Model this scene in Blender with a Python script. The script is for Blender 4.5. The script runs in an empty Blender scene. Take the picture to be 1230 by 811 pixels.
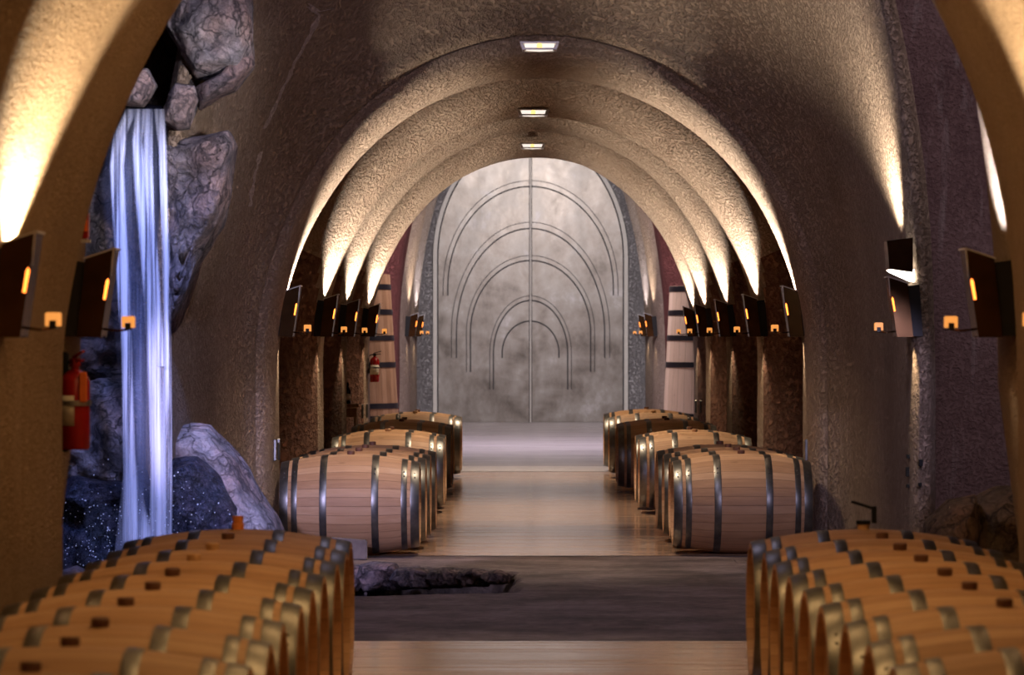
import bpy, bmesh, math, random
from mathutils import Vector, Matrix, noise
from mathutils.bvhtree import BVHTree
PI = math.pi
F = 4200.0; VX = 632.0; VY = 404.0; CH = 1.5      # measured lens and horizon of the photograph
scene = bpy.context.scene
COL = scene.collection
rnd = random.Random(7)

def P(px, py, d):
    return Vector(((px - VX) * d / F, d, CH - (py - VY) * d / F))

# ------------------------------------------------------------------ materials
class NT:
    def __init__(s, name):
        s.m = bpy.data.materials.new(name); s.m.use_nodes = True
        s.t = s.m.node_tree; s.n = s.t.nodes; s.l = s.t.links
        s.b = s.n['Principled BSDF']; s.out = s.n['Material Output']
    def node(s, typ, **kw):
        o = s.n.new(typ)
        for k, v in kw.items():
            if isinstance(v, (int, float, tuple)) and k in o.inputs: o.inputs[k].default_value = v
            else: setattr(o, k, v)
        return o
    def coords(s, scale=(1, 1, 1), kind='Object'):
        tc = s.node('ShaderNodeTexCoord'); mp = s.node('ShaderNodeMapping')
        mp.inputs['Scale'].default_value = scale
        s.l.new(tc.outputs[kind], mp.inputs['Vector']); return mp.outputs[0]
    def noise(s, vec, scale, detail=4, rough=.55):
        n = s.node('ShaderNodeTexNoise'); n.inputs['Scale'].default_value = scale
        n.inputs['Detail'].default_value = detail; n.inputs['Roughness'].default_value = rough
        s.l.new(vec, n.inputs['Vector']); return n.outputs['Fac']
    def ramp(s, fac, stops):
        r = s.node('ShaderNodeValToRGB'); e = r.color_ramp.elements
        while len(e) < len(stops): e.new(.5)
        for el, (p, c) in zip(e, stops): el.position = p; el.color = (*c, 1)
        s.l.new(fac, r.inputs['Fac']); return r.outputs['Color']
    def math(s, op, a, b=None):
        m = s.node('ShaderNodeMath', operation=op)
        for i, v in enumerate((a, b)):
            if v is None: continue
            if isinstance(v, (int, float)): m.inputs[i].default_value = v
            else: s.l.new(v, m.inputs[i])
        return m.outputs[0]
    def mix(s, fac, a, b, blend='MIX'):
        m = s.node('ShaderNodeMix', data_type='RGBA', blend_type=blend)
        for i, v in ((0, fac), (6, a), (7, b)):
            if isinstance(v, (int, float)): m.inputs[i].default_value = v
            elif isinstance(v, tuple): m.inputs[i].default_value = (*v, 1)
            else: s.l.new(v, m.inputs[i])
        return m.outputs[2]
    def bump(s, h, dist, strength=1.0, prev=None):
        b = s.node('ShaderNodeBump'); b.inputs['Distance'].default_value = dist
        b.inputs['Strength'].default_value = strength
        s.l.new(h, b.inputs['Height'])
        if prev is not None: s.l.new(prev, b.inputs['Normal'])
        return b.outputs[0]
    def set(s, **kw):
        for k, v in kw.items():
            i = s.b.inputs[{'color': 'Base Color', 'rough': 'Roughness', 'metal': 'Metallic', 'normal': 'Normal',
                            'spec': 'Specular IOR Level', 'coat': 'Coat Weight', 'alpha': 'Alpha'}[k]]
            if isinstance(v, (int, float)): i.default_value = v
            elif isinstance(v, tuple): i.default_value = (*v, 1)
            else: s.l.new(v, i)
        return s.m

def plain(name, color, rough=.5, metal=0., spec=.5, var=.15, scale=9):
    m = NT(name); f = m.noise(m.coords(), scale, 5)
    lo = tuple(c * (1 - var) for c in color); hi = tuple(min(1, c * (1 + var)) for c in color)
    return m.set(color=m.ramp(f, [(.3, lo), (.7, hi)]), rough=rough, metal=metal, spec=spec)

def emis(name, color, strength):
    m = NT(name); f = m.noise(m.coords(), 40, 2)
    c = m.ramp(f, [(.2, tuple(x * .85 for x in color)), (.8, color)])
    m.l.new(c, m.b.inputs['Emission Color']); m.b.inputs['Emission Strength'].default_value = strength
    return m.set(color=tuple(x * .5 for x in color), rough=.4)

def stucco(name, lo, mid, hi, pit=.012, coarse=.012, streak=0., fine=42):
    m = NT(name); v = m.coords()
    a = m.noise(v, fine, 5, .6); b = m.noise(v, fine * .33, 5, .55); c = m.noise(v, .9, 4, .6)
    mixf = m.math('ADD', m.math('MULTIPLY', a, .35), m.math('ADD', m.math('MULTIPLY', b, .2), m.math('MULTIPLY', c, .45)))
    col = m.ramp(mixf, [(.34, lo), (.5, mid), (.64, hi)])  # fine noise darkens the pits too, their shade put into the colour
    if streak:
        w = m.noise(m.coords((5, 5, .35)), 1.6, 5, .6)
        st = m.ramp(w, [(.57, (0, 0, 0)), (.70, (1, 1, 1))])
        col = m.mix(m.math('MULTIPLY', st, streak), col, (.62, .55, .52))
        w2 = m.noise(m.coords((4, 4, .25)), 1.1, 4, .6)
        col = m.mix(m.math('MULTIPLY', m.ramp(w2, [(.5, (0, 0, 0)), (.75, (1, 1, 1))]), .6), col, tuple(x * .5 for x in lo))
    n = m.bump(b, coarse)
    n = m.bump(m.ramp(a, [(.36, (0, 0, 0)), (.56, (1, 1, 1))]), pit, 1.0, n)
    return m.set(color=col, rough=.82, normal=n, spec=.3)

M = {}
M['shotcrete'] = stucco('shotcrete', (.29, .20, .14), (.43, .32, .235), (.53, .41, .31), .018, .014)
M['near'] = stucco('smooth_near_shotcrete', (.21, .135, .075), (.31, .215, .135), (.39, .28, .19), .006, .006, fine=85)
M['dome'] = stucco('dome_shotcrete', (.26, .18, .115), (.38, .275, .19), (.48, .36, .25), .022, .022, fine=34)
M['niche'] = stucco('rough_red_brown_wall', (.13, .058, .038), (.21, .105, .07), (.29, .155, .105), .04, .03, fine=22)
M['side'] = stucco('stained_side_wall', (.15, .085, .085), (.24, .15, .14), (.31, .21, .20), .006, .012, streak=.35)
M['red_wall'] = stucco('dark_red_wall', (.16, .045, .035), (.24, .075, .06), (.30, .10, .08), .03, .03)
M['end'] = stucco('end_wall_render', (.40, .36, .35), (.56, .52, .51), (.68, .64, .63), .04, .02, fine=30)

def wood(name, a, b, c, vertical=False, n=34, radial=.0, rough=.5):
    """staves: one tone for each board around the axis, grain along it"""
    m = NT(name); tc = m.node('ShaderNodeTexCoord'); sp = m.node('ShaderNodeSeparateXYZ')
    m.l.new(tc.outputs['Object'], sp.inputs[0])
    p, q = ('Y', 'X') if vertical else ('Z', 'Y')
    ang = m.math('ARCTAN2', sp.outputs[p], sp.outputs[q])
    k = m.math('MULTIPLY', ang, n / (2 * PI))
    fl = m.math('FLOOR', k); fr = m.math('FRACT', k)
    oi = m.node('ShaderNodeObjectInfo')
    wn = m.node('ShaderNodeTexWhiteNoise', noise_dimensions='2D')
    cb = m.node('ShaderNodeCombineXYZ'); m.l.new(fl, cb.inputs[0]); m.l.new(oi.outputs['Random'], cb.inputs[1])
    m.l.new(cb.outputs[0], wn.inputs['Vector'])
    g = m.noise(m.coords((22, 22, 1.6) if vertical else (1.6, 22, 22)), 2.2, 6, .6)
    big = m.noise(m.coords(), 3.0, 3)
    f = m.math('ADD', m.math('MULTIPLY', wn.outputs['Value'], .34), m.math('ADD', m.math('MULTIPLY', g, .5), m.math('MULTIPLY', big, .3)))
    col = m.ramp(f, [(.3, a), (.55, b), (.82, c)])
    seam = m.math('LESS_THAN', m.math('MINIMUM', fr, m.math('SUBTRACT', 1.0, fr)), .02)
    col = m.mix(m.math('MULTIPLY', seam, .6), col, tuple(x * .35 for x in a))
    kn = m.noise(m.coords((6, 14, 14) if not vertical else (14, 14, 6)), 1.0, 3)
    col = m.mix(m.math('MULTIPLY', m.ramp(kn, [(.68, (0, 0, 0)), (.76, (1, 1, 1))]), .35), col, tuple(x * .4 for x in a))
    h = m.math('SUBTRACT', g, m.math('MULTIPLY', seam, 1.0))
    return m.set(color=col, rough=rough, normal=m.bump(h, .002), spec=.35)

M['oak'] = wood('oak_staves', (.36, .20, .10), (.48, .28, .145), (.58, .37, .21), rough=.6)
M['vat_oak'] = wood('vat_oak', (.16, .075, .03), (.33, .17, .075), (.46, .26, .13), True, 46)
M['vat_pale'] = wood('pale_vat_oak', (.50, .34, .22), (.60, .42, .28), (.68, .50, .35), True, 40)
def planks(name, a, b, w=.09, axis=1):
    m = NT(name); tc = m.node('ShaderNodeTexCoord'); sp = m.node('ShaderNodeSeparateXYZ')
    m.l.new(tc.outputs['Object'], sp.inputs[0]); k = m.math('DIVIDE', sp.outputs[axis], w)
    fl = m.math('FLOOR', k); fr = m.math('FRACT', k)
    wn = m.node('ShaderNodeTexWhiteNoise', noise_dimensions='1D'); m.l.new(fl, wn.inputs['W'])
    g = m.noise(m.coords((18, 18, 2)), 2, 5)
    col = m.ramp(m.math('ADD', m.math('MULTIPLY', wn.outputs['Value'], .4), m.math('MULTIPLY', g, .6)), [(.25, a), (.8, b)])
    col = m.mix(m.math('LESS_THAN', fr, .04), col, tuple(x * .3 for x in a))
    return m.set(color=col, rough=.55, normal=m.bump(g, .002))
M['head'] = planks('oak_head_boards', (.30, .17, .08), (.5, .32, .17))
M['hoop'] = plain('galvanised_hoop', (.17, .17, .158), .38, .92, var=.25, scale=14)
M['vat_hoop'] = plain('blackened_hoop', (.05, .05, .055), .35, .8)
M['bung_dark'] = plain('walnut_bung', (.13, .055, .03), .6)
M['bung_pale'] = plain('pale_cork_bung', (.55, .33, .16), .6)
M['bung_orange'] = plain('orange_silicone_bung', (.75, .25, .06), .45)
M['black'] = plain('black_plastic', (.012, .012, .012), .75, 0, .2)
M['bronze'] = plain('aged_bronze', (.12, .06, .025), .22, .9, var=.35, scale=6)
M['darkmetal'] = plain('dark_housing', (.02, .018, .016), .45, .4)
M['rim'] = plain('pale_rim', (.75, .70, .65), .35, .6)
M['amber'] = emis('amber_glow', (1.0, .22, .03), 5)
M['candle'] = emis('amber_block_glow', (1.0, .38, .08), .95)
M['lampwhite'] = emis('lamp_white', (1.0, .93, .84), 9)
M['softlamp'] = emis('soft_tray_glow', (1.0, .90, .80), 1.1)
M['bulb'] = emis('halogen_point', (1.0, .62, .2), 2.0)
M['redpaint'] = plain('red_enamel', (.30, .010, .010), .25, 0, var=.1)
M['orange'] = plain('orange_label', (.75, .16, .03), .5)
M['label'] = plain('cream_label', (.7, .66, .55), .6)
M['steel'] = plain('brushed_steel', (.5, .5, .5), .3, .9)
M['glassdark'] = plain('dark_bottle_glass', (.02, .012, .008), .08, 0, .6)
M['cream'] = plain('cream_surround', (.92, .85, .74), .5, 0, var=.05)
M['plank'] = planks('stand_oak', (.22, .11, .05), (.42, .24, .11), .08, 0)
M['greywood'] = plain('weathered_block', (.16, .125, .105), .7, var=.3, scale=12)

# rock: pinkish-grey with dark fissures
def rockmat(name, lo, mid, hi, rough=.7, sc=3.2, wet=0):
    m = NT(name); v = m.coords()
    wn = m.node('ShaderNodeTexNoise'); wn.inputs['Scale'].default_value = sc * 1.3; wn.inputs['Detail'].default_value = 4; m.l.new(v, wn.inputs['Vector'])
    wv = m.node('ShaderNodeMix', data_type='RGBA'); wv.inputs[0].default_value = .35; m.l.new(v, wv.inputs[6]); m.l.new(wn.outputs['Color'], wv.inputs[7])
    def crk(scale, w):
        vo = m.node('ShaderNodeTexVoronoi', feature='DISTANCE_TO_EDGE'); vo.inputs['Scale'].default_value = scale
        m.l.new(wv.outputs[2], vo.inputs['Vector']); return m.ramp(vo.outputs['Distance'], [(0, (0, 0, 0)), (w, (1, 1, 1))])
    c1_ = crk(sc * 1.5, .05); c2_ = crk(sc * 4.2, .09)
    a = m.noise(v, sc * 1.6, 9, .68); b = m.noise(wv.outputs[2], sc * 4, 7, .7); f = m.noise(v, sc * 11, 6, .7)
    mixf = m.math('ADD', m.math('MULTIPLY', a, .5), m.math('ADD', m.math('MULTIPLY', b, .35), m.math('MULTIPLY', f, .15)))
    col = m.ramp(mixf, [(.38, lo), (.5, mid), (.60, hi)])
    tint = m.ramp(m.noise(v, sc * .8, 3), [(.42, (1, 1, 1)), (.62, (1.0, .80, .72))])
    col = m.mix(1.0, col, tint, 'MULTIPLY')
    dark = m.math('MULTIPLY', m.math('SUBTRACT', 1.0, m.math('MULTIPLY', c1_, m.math('ADD', .55, m.math('MULTIPLY', c2_, .45)))), .75)
    col = m.mix(dark, col, tuple(x * .3 for x in lo))
    n = m.bump(c1_, .03); n = m.bump(c2_, .012, 1, n); n = m.bump(a, .12, 1, n); n = m.bump(b, .05, 1, n); n = m.bump(f, .012, 1, n)
    return m.set(color=col, rough=rough, normal=n, spec=.8 if wet else .3)
M['rock'] = rockmat('pink_grey_rock', (.10, .09, .10), (.28, .24, .25), (.52, .44, .43))
M['rockpale'] = rockmat('pale_rock', (.20, .18, .19), (.42, .38, .38), (.68, .60, .58))
M['rockwet'] = rockmat('wet_dark_rock', (.015, .017, .024), (.05, .06, .10), (.13, .15, .22), .14, 7.0, 1)
M['rockbrown'] = rockmat('brown_rock', (.13, .085, .05), (.22, .15, .09), (.30, .21, .135), .8)

def floormat():
    m = NT('polished_striated_floor')
    a = m.noise(m.coords((.35, 7, 1)), 1.3, 6, .6); b = m.noise(m.coords((.6, 26, 1)), 1.6, 4, .6); c = m.noise(m.coords(), 1.2, 5)
    f = m.math('ADD', m.math('MULTIPLY', a, .45), m.math('ADD', m.math('MULTIPLY', b, .2), m.math('MULTIPLY', c, .35)))
    col = m.ramp(f, [(.34, (.30, .18, .11)), (.5, (.48, .31, .205)), (.66, (.66, .46, .33))])
    r = m.node('ShaderNodeMapRange'); m.l.new(a, r.inputs[0]); r.inputs[1].default_value = .3; r.inputs[2].default_value = .7
    r.inputs[3].default_value = .10; r.inputs[4].default_value = .24
    wv = m.noise(m.coords((.25, 4.5, 1)), 1.2, 3, .5)
    return m.set(color=col, rough=r.outputs[0], normal=m.bump(a, .0012, .8, m.bump(wv, .007, .9)), spec=.7)
M['floor'] = floormat()
def farfloor():
    m = NT('pale_polished_floor'); a = m.noise(m.coords((.5, 3, 1)), 1.2, 6)
    col = m.ramp(a, [(.3, (.34, .29, .31)), (.7, (.58, .50, .53))])
    return m.set(color=col, rough=.22, normal=m.bump(a, .004, .6), spec=.6)
M['farfloor'] = farfloor()
def stonefloor():
    m = NT('slate_crossing'); v = m.coords((.8, 1.1, 1)); a = m.noise(v, 1.8, 7, .65); f = m.noise(m.coords((1.6, 2.4, 1)), 9, 6, .7)
    col = m.ramp(m.math('ADD', m.math('MULTIPLY', a, .6), m.math('MULTIPLY', f, .4)), [(.40, (.06, .045, .042)), (.5, (.16, .12, .115)), (.60, (.29, .23, .215))])
    n = m.bump(a, .10); n = m.bump(f, .02, 1, n)
    return m.set(color=col, rough=.55, normal=n, spec=.35)
M['stone'] = stonefloor()
def doormat():
    m = NT('patinated_zinc_door'); v = m.coords((1, 1, .8)); a = m.noise(v, 1.5, 8, .66); b = m.noise(m.coords((1.6, 1.6, 1.1)), 2.2, 7, .65)
    f = m.math('ADD', m.math('MULTIPLY', a, .65), m.math('MULTIPLY', b, .35))
    col = m.ramp(f, [(.36, (.17, .145, .115)), (.47, (.30, .26, .215)), (.57, (.40, .36, .31)), (.68, (.62, .58, .56))])
    r = m.ramp(a, [(.3, (.28,) * 3), (.7, (.5,) * 3)])
    return m.set(color=col, rough=r, metal=.6, normal=m.bump(f, .01, .5))
M['door'] = doormat()
M['groove'] = plain('dark_groove', (.05, .045, .045), .6)
def watermat(name, color, lo, hi, amax):
    m = NT(name); a = m.noise(m.coords((26, 1, .5)), 1.6, 5, .62)
    at = m.node('ShaderNodeAttribute', attribute_name='thick')
    al = m.math('MULTIPLY', m.ramp(a, [(lo, (.05,) * 3), (hi, (amax,) * 3)]), at.outputs['Fac'])
    m.l.new(al, m.b.inputs['Alpha'])
    return m.set(color=color, rough=.3, spec=.4)
M['water'] = watermat('falling_water', (.85, .88, 1.0), .38, .62, .9)
M['veil'] = watermat('thin_water_veil', (.62, .70, 1.0), .42, .72, .16)
M['droplet'] = plain('water_droplet', (.85, .9, 1.0), .1)
def poolmat():
    m = NT('still_water'); a = m.noise(m.coords((1, 3, 1)), 5, 3)
    return m.set(color=(.008, .01, .015), rough=.05, normal=m.bump(a, .01), spec=.6)
M['pool'] = poolmat()

# ------------------------------------------------------------------ mesh helpers
def obj(name, bm, mat, parent=None, smooth=True):
    me = bpy.data.meshes.new(name)
    bmesh.ops.recalc_face_normals(bm, faces=bm.faces)
    bm.to_mesh(me); bm.free()
    if smooth:
        for p in me.polygons: p.use_smooth = True
    me.materials.append(M[mat] if isinstance(mat, str) else mat)
    o = bpy.data.objects.new(name, me); COL.objects.link(o)
    if parent is not None: o.parent = parent
    return o
def tag(o, label, cat, group=None, kind=None):
    o['label'] = label; o['category'] = cat
    if group: o['group'] = group
    if kind: o['kind'] = kind
    return o
def thing(name, label, cat, loc=(0, 0, 0), rotz=0, group=None):
    o = bpy.data.objects.new(name, None); COL.objects.link(o); o.empty_display_size = .1
    o.location = loc; o.rotation_euler = (0, 0, rotz)
    return tag(o, label, cat, group)
def struct(o): o['kind'] = 'structure'; return o
def sharp(o, ang=35):
    md = o.modifiers.new('es', 'EDGE_SPLIT'); md.split_angle = math.radians(ang); return o
def box(bm, c, s, rot=None):
    r = bmesh.ops.create_cube(bm, size=1); vs = r['verts']
    for v in vs:
        v.co = Vector((v.co.x * s[0], v.co.y * s[1], v.co.z * s[2]))
        if rot: v.co = rot @ v.co
        v.co += Vector(c)
    return vs
def bevel(bm, w=.004, seg=2):
    bmesh.ops.bevel(bm, geom=list(bm.edges), offset=w, segments=seg, affect='EDGES', clamp_overlap=True)
def lathe(bm, prof, n=40, axis='X', off=(0, 0, 0), closed=False):
    """prof: list of (along, radius)"""
    rings = []
    for a, r in prof:
        ring = []
        for i in range(n):
            t = 2 * PI * i / n; c, s = math.cos(t) * r, math.sin(t) * r
            co = (a, c, s) if axis == 'X' else ((c, a, s) if axis == 'Y' else (c, s, a))
            ring.append(bm.verts.new(Vector(co) + Vector(off)))
        rings.append(ring)
    pr = list(zip(rings[:-1], rings[1:]))
    if closed: pr.append((rings[-1], rings[0]))
    for A, B in pr:
        for i in range(n):
            bm.faces.new((A[i], A[(i + 1) % n], B[(i + 1) % n], B[i]))
    if not closed:
        for R, r in ((rings[0], prof[0][1]), (rings[-1], prof[-1][1])):
            if r > 1e-5: bm.faces.new(R)
    return rings
def prism(bm, poly, y0, y1):
    """poly in x,z extruded along y"""
    A = [bm.verts.new((x, y0, z)) for x, z in poly]; B = [bm.verts.new((x, y1, z)) for x, z in poly]
    bm.faces.new(A); bm.faces.new(B[::-1])
    for i in range(len(poly)):
        j = (i + 1) % len(poly); bm.faces.new((A[i], A[j], B[j], B[i]))
def tube(bm, pts, rad, n=8):
    rings = []
    for i, p in enumerate(pts):
        p = Vector(p); a = Vector(pts[max(0, i - 1)]); b = Vector(pts[min(len(pts) - 1, i + 1)])
        t = (b - a).normalized(); up = Vector((0, 0, 1)) if abs(t.z) < .9 else Vector((1, 0, 0))
        u = t.cross(up).normalized(); w = t.cross(u)
        r = rad[i] if isinstance(rad, (list, tuple)) else rad
        rings.append([bm.verts.new(p + (u * math.cos(2 * PI * k / n) + w * math.sin(2 * PI * k / n)) * r) for k in range(n)])
    for A, B in zip(rings[:-1], rings[1:]):
        for k in range(n): bm.faces.new((A[k], A[(k + 1) % n], B[(k + 1) % n], B[k]))
    bm.faces.new(rings[0]); bm.faces.new(rings[-1])
def loft(bm, rows, closed_rows=False):
    vs = [[bm.verts.new(p) for p in row] for row in rows]
    for A, B in zip(vs[:-1], vs[1:]):
        for i in range(len(A) - 1): bm.faces.new((A[i], A[i + 1], B[i + 1], B[i]))
    return vs

# ------------------------------------------------------------------ vault profile
ZC = 1.30
def arch(W, b, cx, d, n=56, t0=0., t1=1., foot=8):
    """open arch from the left foot over the crown to the right foot, cut to t0..t1 of the point list"""
    pts = []
    for i in range(foot): pts.append(Vector((cx - W, d, -.06 + (ZC + .06) * i / foot)))
    for i in range(n + 1):
        a = PI - PI * i / n
        pts.append(Vector((cx + W * math.cos(a), d, ZC + b * math.sin(a))))
    for i in range(foot - 1, -1, -1): pts.append(Vector((cx + W, d, -.06 + (ZC + .06) * i / foot)))
    return pts
NF, NA = 8, 56
NTOT = 2 * NF + NA + 1
CUT = NF + 8                      # points up to here are the side wall
def wobble(p, amp):
    n = noise.noise_vector(p * .8) * amp + noise.noise_vector(p * 2.6) * amp * .35
    return p + Vector((n.x, 0, n.z))

# ribs: name, distance, half width, rise, centre
s2d = lambda s: F / s
RIBS = [(169, 1.86, 2.04, 650), (140, 1.86, 2.08, 649), (123, 1.86, 2.20, 645), (109, 1.86, 2.17, 645), (100, 1.945, 2.38, 638.5)]
FAR = [(78.3, 1.86, 4.3, 638), (73.6, 1.87, 4.3, 638)]
trimno = [0]
def rib(d, W, b, cx, wf, wb, dfs, dft, db, amp=.012, mat='shotcrete', lean=0, flare=0, panel=False):
    ln = lambda p: p + Vector((lean * min(1.3, max(0, p.z - 1.5)) + (flare * max(0, ZC - p.z) * (1 if p.x > cx else -1)), 0, 0))
    trimno[0] += 1
    rows = []
    N = 24 if panel else 15
    for k in range(-N, N + 1):
        u = k / N
        if u < 0: ds = dfs * (1 - math.sqrt(max(0, 1 - u * u))) ; dt = dft * (1 - math.sqrt(max(0, 1 - u * u))); y = d + wf * u
        else: ds = dt = db * (1 - math.sqrt(max(0, 1 - u * u))); y = d + wb * u
        rows.append([wobble(ln(p), amp) for p in arch(W + ds, b + dt, cx, y)])
    bm = bmesh.new(); loft(bm, rows)
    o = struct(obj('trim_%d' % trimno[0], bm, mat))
    if panel:                      # rough red-brown wall panel between the ribs, pointed at its top
        o.data.materials.append(M['niche'])
        for f in o.data.polygons:
            u = f.center.y - d
            if u < -.26 and f.center.z < 1.45 + .75 * min(1, (-u - .26) / .25): f.material_index = 1
    return o
def shell_profile(rows, names, mat, amp=.02):
    """split a loft into left wall, ceiling and right wall"""
    rows = [[wobble(p, amp) for p in r] for r in rows]
    for nm, (a, b) in zip(names, ((0, CUT), (CUT, NTOT - 1 - CUT), (NTOT - 1 - CUT, NTOT - 1))):
        bm = bmesh.new(); loft(bm, [r[a:b + 1] for r in rows]); struct(obj(nm, bm, mat))
def lerp(a, b, t): return a + (b - a) * t

ribdata = []
for i, (s, W, b, cpx) in enumerate(RIBS):
    d = s2d(s); cx = (cpx - VX) / s
    ribdata.append((d, W, b, cx))
    if i == 0: rib(d, W, b, cx, .62, .75, .12, .24, .45)
    else: rib(d, W, b, cx, .66, .62, .48, .50, .48, panel=True)
# niche shell between the ribs
rows = []
for (d0, W0, b0, c0), (d1, W1, b1, c1) in zip(ribdata[:-1], ribdata[1:]):
    for k in range(8):
        t = k / 8; rows.append(arch(lerp(W0, W1, t) + .45, lerp(b0, b1, t) + .45, lerp(c0, c1, t), lerp(d0, d1, t)))
rows.append(arch(W1 + .45, b1 + .45, c1, d1 + .3))
shell_profile(rows, ('wall_left', 'ceiling', 'wall_right'), 'niche')

# near tunnel: rib C with its sconces, plain band A, rib B before the chamber
dC, dA, dB = F / 341, F / 309, F / 290
cN = .055
rib(dC, 1.86, 2.43, cN, .70, .45, .35, .35, .06, lean=.05, mat='near')                        # C
rib(dA, 1.862, 2.43, cN, 1.0, .30, .02, .02, .30, lean=.05, mat='near')                  # A, closes towards the groove
rib(dB, 1.905, 3.9, cN, .42, .55, .26, .26, .45, flare=.14, mat='near')                       # B
for dd in (8.6, 4.6): rib(dd, 1.90, 2.43, cN, .8, .8, .4, .4, .4)
rows = [arch(2.20, 2.74, cN, y) for y in (-3, 0, 3, 6, 9, 11, 13, 13.9)] + [arch(2.22, 4.8, cN, y) for y in (13.95, 14.4, 15.1)]
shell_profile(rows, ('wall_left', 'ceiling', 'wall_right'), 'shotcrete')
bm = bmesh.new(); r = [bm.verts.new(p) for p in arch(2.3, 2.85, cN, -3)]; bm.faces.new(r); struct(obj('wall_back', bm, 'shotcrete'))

# trumpet-shaped mouth of the corridor in the crossing chamber
d1, W1, b1, c1 = ribdata[0]
TR = [(1.98, 2.28, d1 - .61), (1.995, 2.32, d1 - .66), (2.05, 2.50, d1 - .78), (2.11, 2.85, d1 - 1.1), (2.15, 3.35, d1 - 1.7), (2.185, 3.95, d1 - 2.5),
      (2.215, 4.6, 21.3), (2.235, 4.95, 21.0), (2.27, 5.0, 20.92), (2.33, 5.05, 20.95), (2.38, 5.1, 21.1), (2.43, 5.15, 21.6), (2.46, 5.2, 23.0), (2.5, 5.3, 24.9)]
rows = []
for (Wa, ba, da), (Wb, bb, db_) in zip(TR[:-1], TR[1:]):
    for k in range(3):
        t = k / 3; rows.append([wobble(p, .012) for p in arch(lerp(Wa, Wb, t), lerp(ba, bb, t), c1 if lerp(da, db_, t) > d1 - 1.3 else .09 + (c1 - .09) * max(0, 1 - (d1 - 1.3 - lerp(da, db_, t)) / 2), lerp(da, db_, t))])
rows.append([wobble(p, .02) for p in arch(*TR[-1][:2], .09, TR[-1][2])])
bm = bmesh.new(); loft(bm, rows)
BV = BVHTree.FromBMesh(bm)
for nm, (a, b) in (('wall_left', (0, CUT)), ('ceiling', (CUT, NTOT - 1 - CUT)), ('wall_right', (NTOT - 1 - CUT, NTOT - 1))):
    b2 = bmesh.new(); loft(b2, [r[a:b + 1] for r in rows]); struct(obj(nm, b2, 'dome'))
bm.free()
def hit(px, py, off=.006):
    o = Vector((0, 0, CH)); dr = (P(px, py, 10) - o).normalized()
    loc, n, i, dist = BV.ray_cast(o, dr)
    return loc - dr * off if loc else None

# crossing chamber: side bays, upper vault and end walls
prof = [(24.75, -.06), (24.75, 1.5), (24.7, 3.0), (24.2, 4.4), (23.0, 5.6), (21.2, 6.35), (19.5, 6.5), (17.6, 6.3), (16.0, 5.5), (15.2, 4.3), (15.05, 3.0), (15.05, -.06)]
def bay(nm, xa, xb, prof, mat):
    bm = bmesh.new(); n = max(2, int(abs(xb - xa) / .5))
    fine = []
    for (a, z0), (b, z1) in zip(prof[:-1], prof[1:]):
        for k in range(4): fine.append((lerp(a, b, k / 4), lerp(z0, z1, k / 4)))
    fine.append(prof[-1])
    rows = [[Vector((lerp(xa, xb, i / n), y, z)) for y, z in fine] for i in range(n + 1)]
    rows = [[p + noise.noise_vector(p * .9) * .05 for p in r] for r in rows]
    loft(bm, rows)
    for rr in (rows[0], rows[-1]):
        if abs(rr[0].x) > 5: bm.faces.new([bm.verts.new(p) for p in rr])
    return struct(obj(nm, bm, mat))
bay('wall_left', -6, -2.35, prof, 'side'); bay('wall_right', 2.5, 6, prof, 'side')
bay('ceiling', -2.5, 2.6, prof[4:9], 'dome')
prof2 = [(51.6, -.06), (51.6, 2), (51.4, 3.6), (50.2, 5.0), (47.2, 5.7), (44.4, 5.0), (43.0, 3.6), (42.8, 2), (42.8, -.06)]
bay('wall_left', -6, -2.5, prof2, 'red_wall'); bay('wall_right', 2.7, 6, prof2, 'red_wall')
bay('ceiling', -2.6, 2.8, [(52.2, 6.0), (50, 6.3), (47, 6.4), (44.6, 6.2), (42.8, 5.6), (42.75, 3.9)], 'niche')
rows = [arch(W, b, .09, y) for W, b, y in ((2.02, 4.46, 53.3), (2.0, 4.44, 52.2), (2.02, 4.46, 51.85), (2.1, 4.55, 51.7), (2.4, 4.7, 51.55), (3.0, 4.9, 51.5), (4.2, 5.2, 51.5))]
shell_profile(rows, ('wall_left', 'ceiling', 'wall_right'), 'red_wall')

# far vestibule before the door
for s, W, b, cpx in FAR: rib(s2d(s), W, b, (cpx - VX) / s, .7, .7, .40, .40, .30)
rows = [arch(2.16, 4.6, .09, y) for y in (52.0, 53.5, 55, 57, 59, 61.2)]
shell_profile(rows, ('wall_left', 'ceiling', 'wall_right'), 'end')
bm = bmesh.new(); loft(bm, [[Vector((x * .25 - 3 + .09, 61.2, z * .3 - .06)) for x in range(25)] for z in range(24)]); struct(obj('wall_far', bm, 'end'))
def arch2(W, zs_, b, cx, d):
    pts = [Vector((cx - W, d, -.06 + (zs_ + .06) * i / NF)) for i in range(NF)]
    pts += [Vector((cx + W * math.cos(PI - PI * i / NA), d, zs_ + b * math.sin(PI * i / NA))) for i in range(NA + 1)]
    return pts + [Vector((cx + W, d, -.06 + (zs_ + .06) * i / NF)) for i in range(NF - 1, -1, -1)]
_c = (637.3 - VX) / 68.8; _w = (748 - 637.3) / 68.8; _z = CH - (310 - VY) / 68.8; _b = 145 / 68.8
A0 = arch(2.2, 4.9, .09, 60.3); A1 = arch2(_w + .10, _z, _b + .10, _c, 61.0)
rows = []
for k in range(9):
    t = k / 8; e = 1 - (1 - t) ** 2
    rows.append([wobble(Vector((lerp(a.x, b.x, t), lerp(60.3, 61.0, e), lerp(a.z, b.z, t))), .012) for a, b in zip(A0, A1)])
bm = bmesh.new(); loft(bm, rows); trimno[0] += 1; struct(obj('trim_%d' % trimno[0], bm, 'end'))

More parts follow.
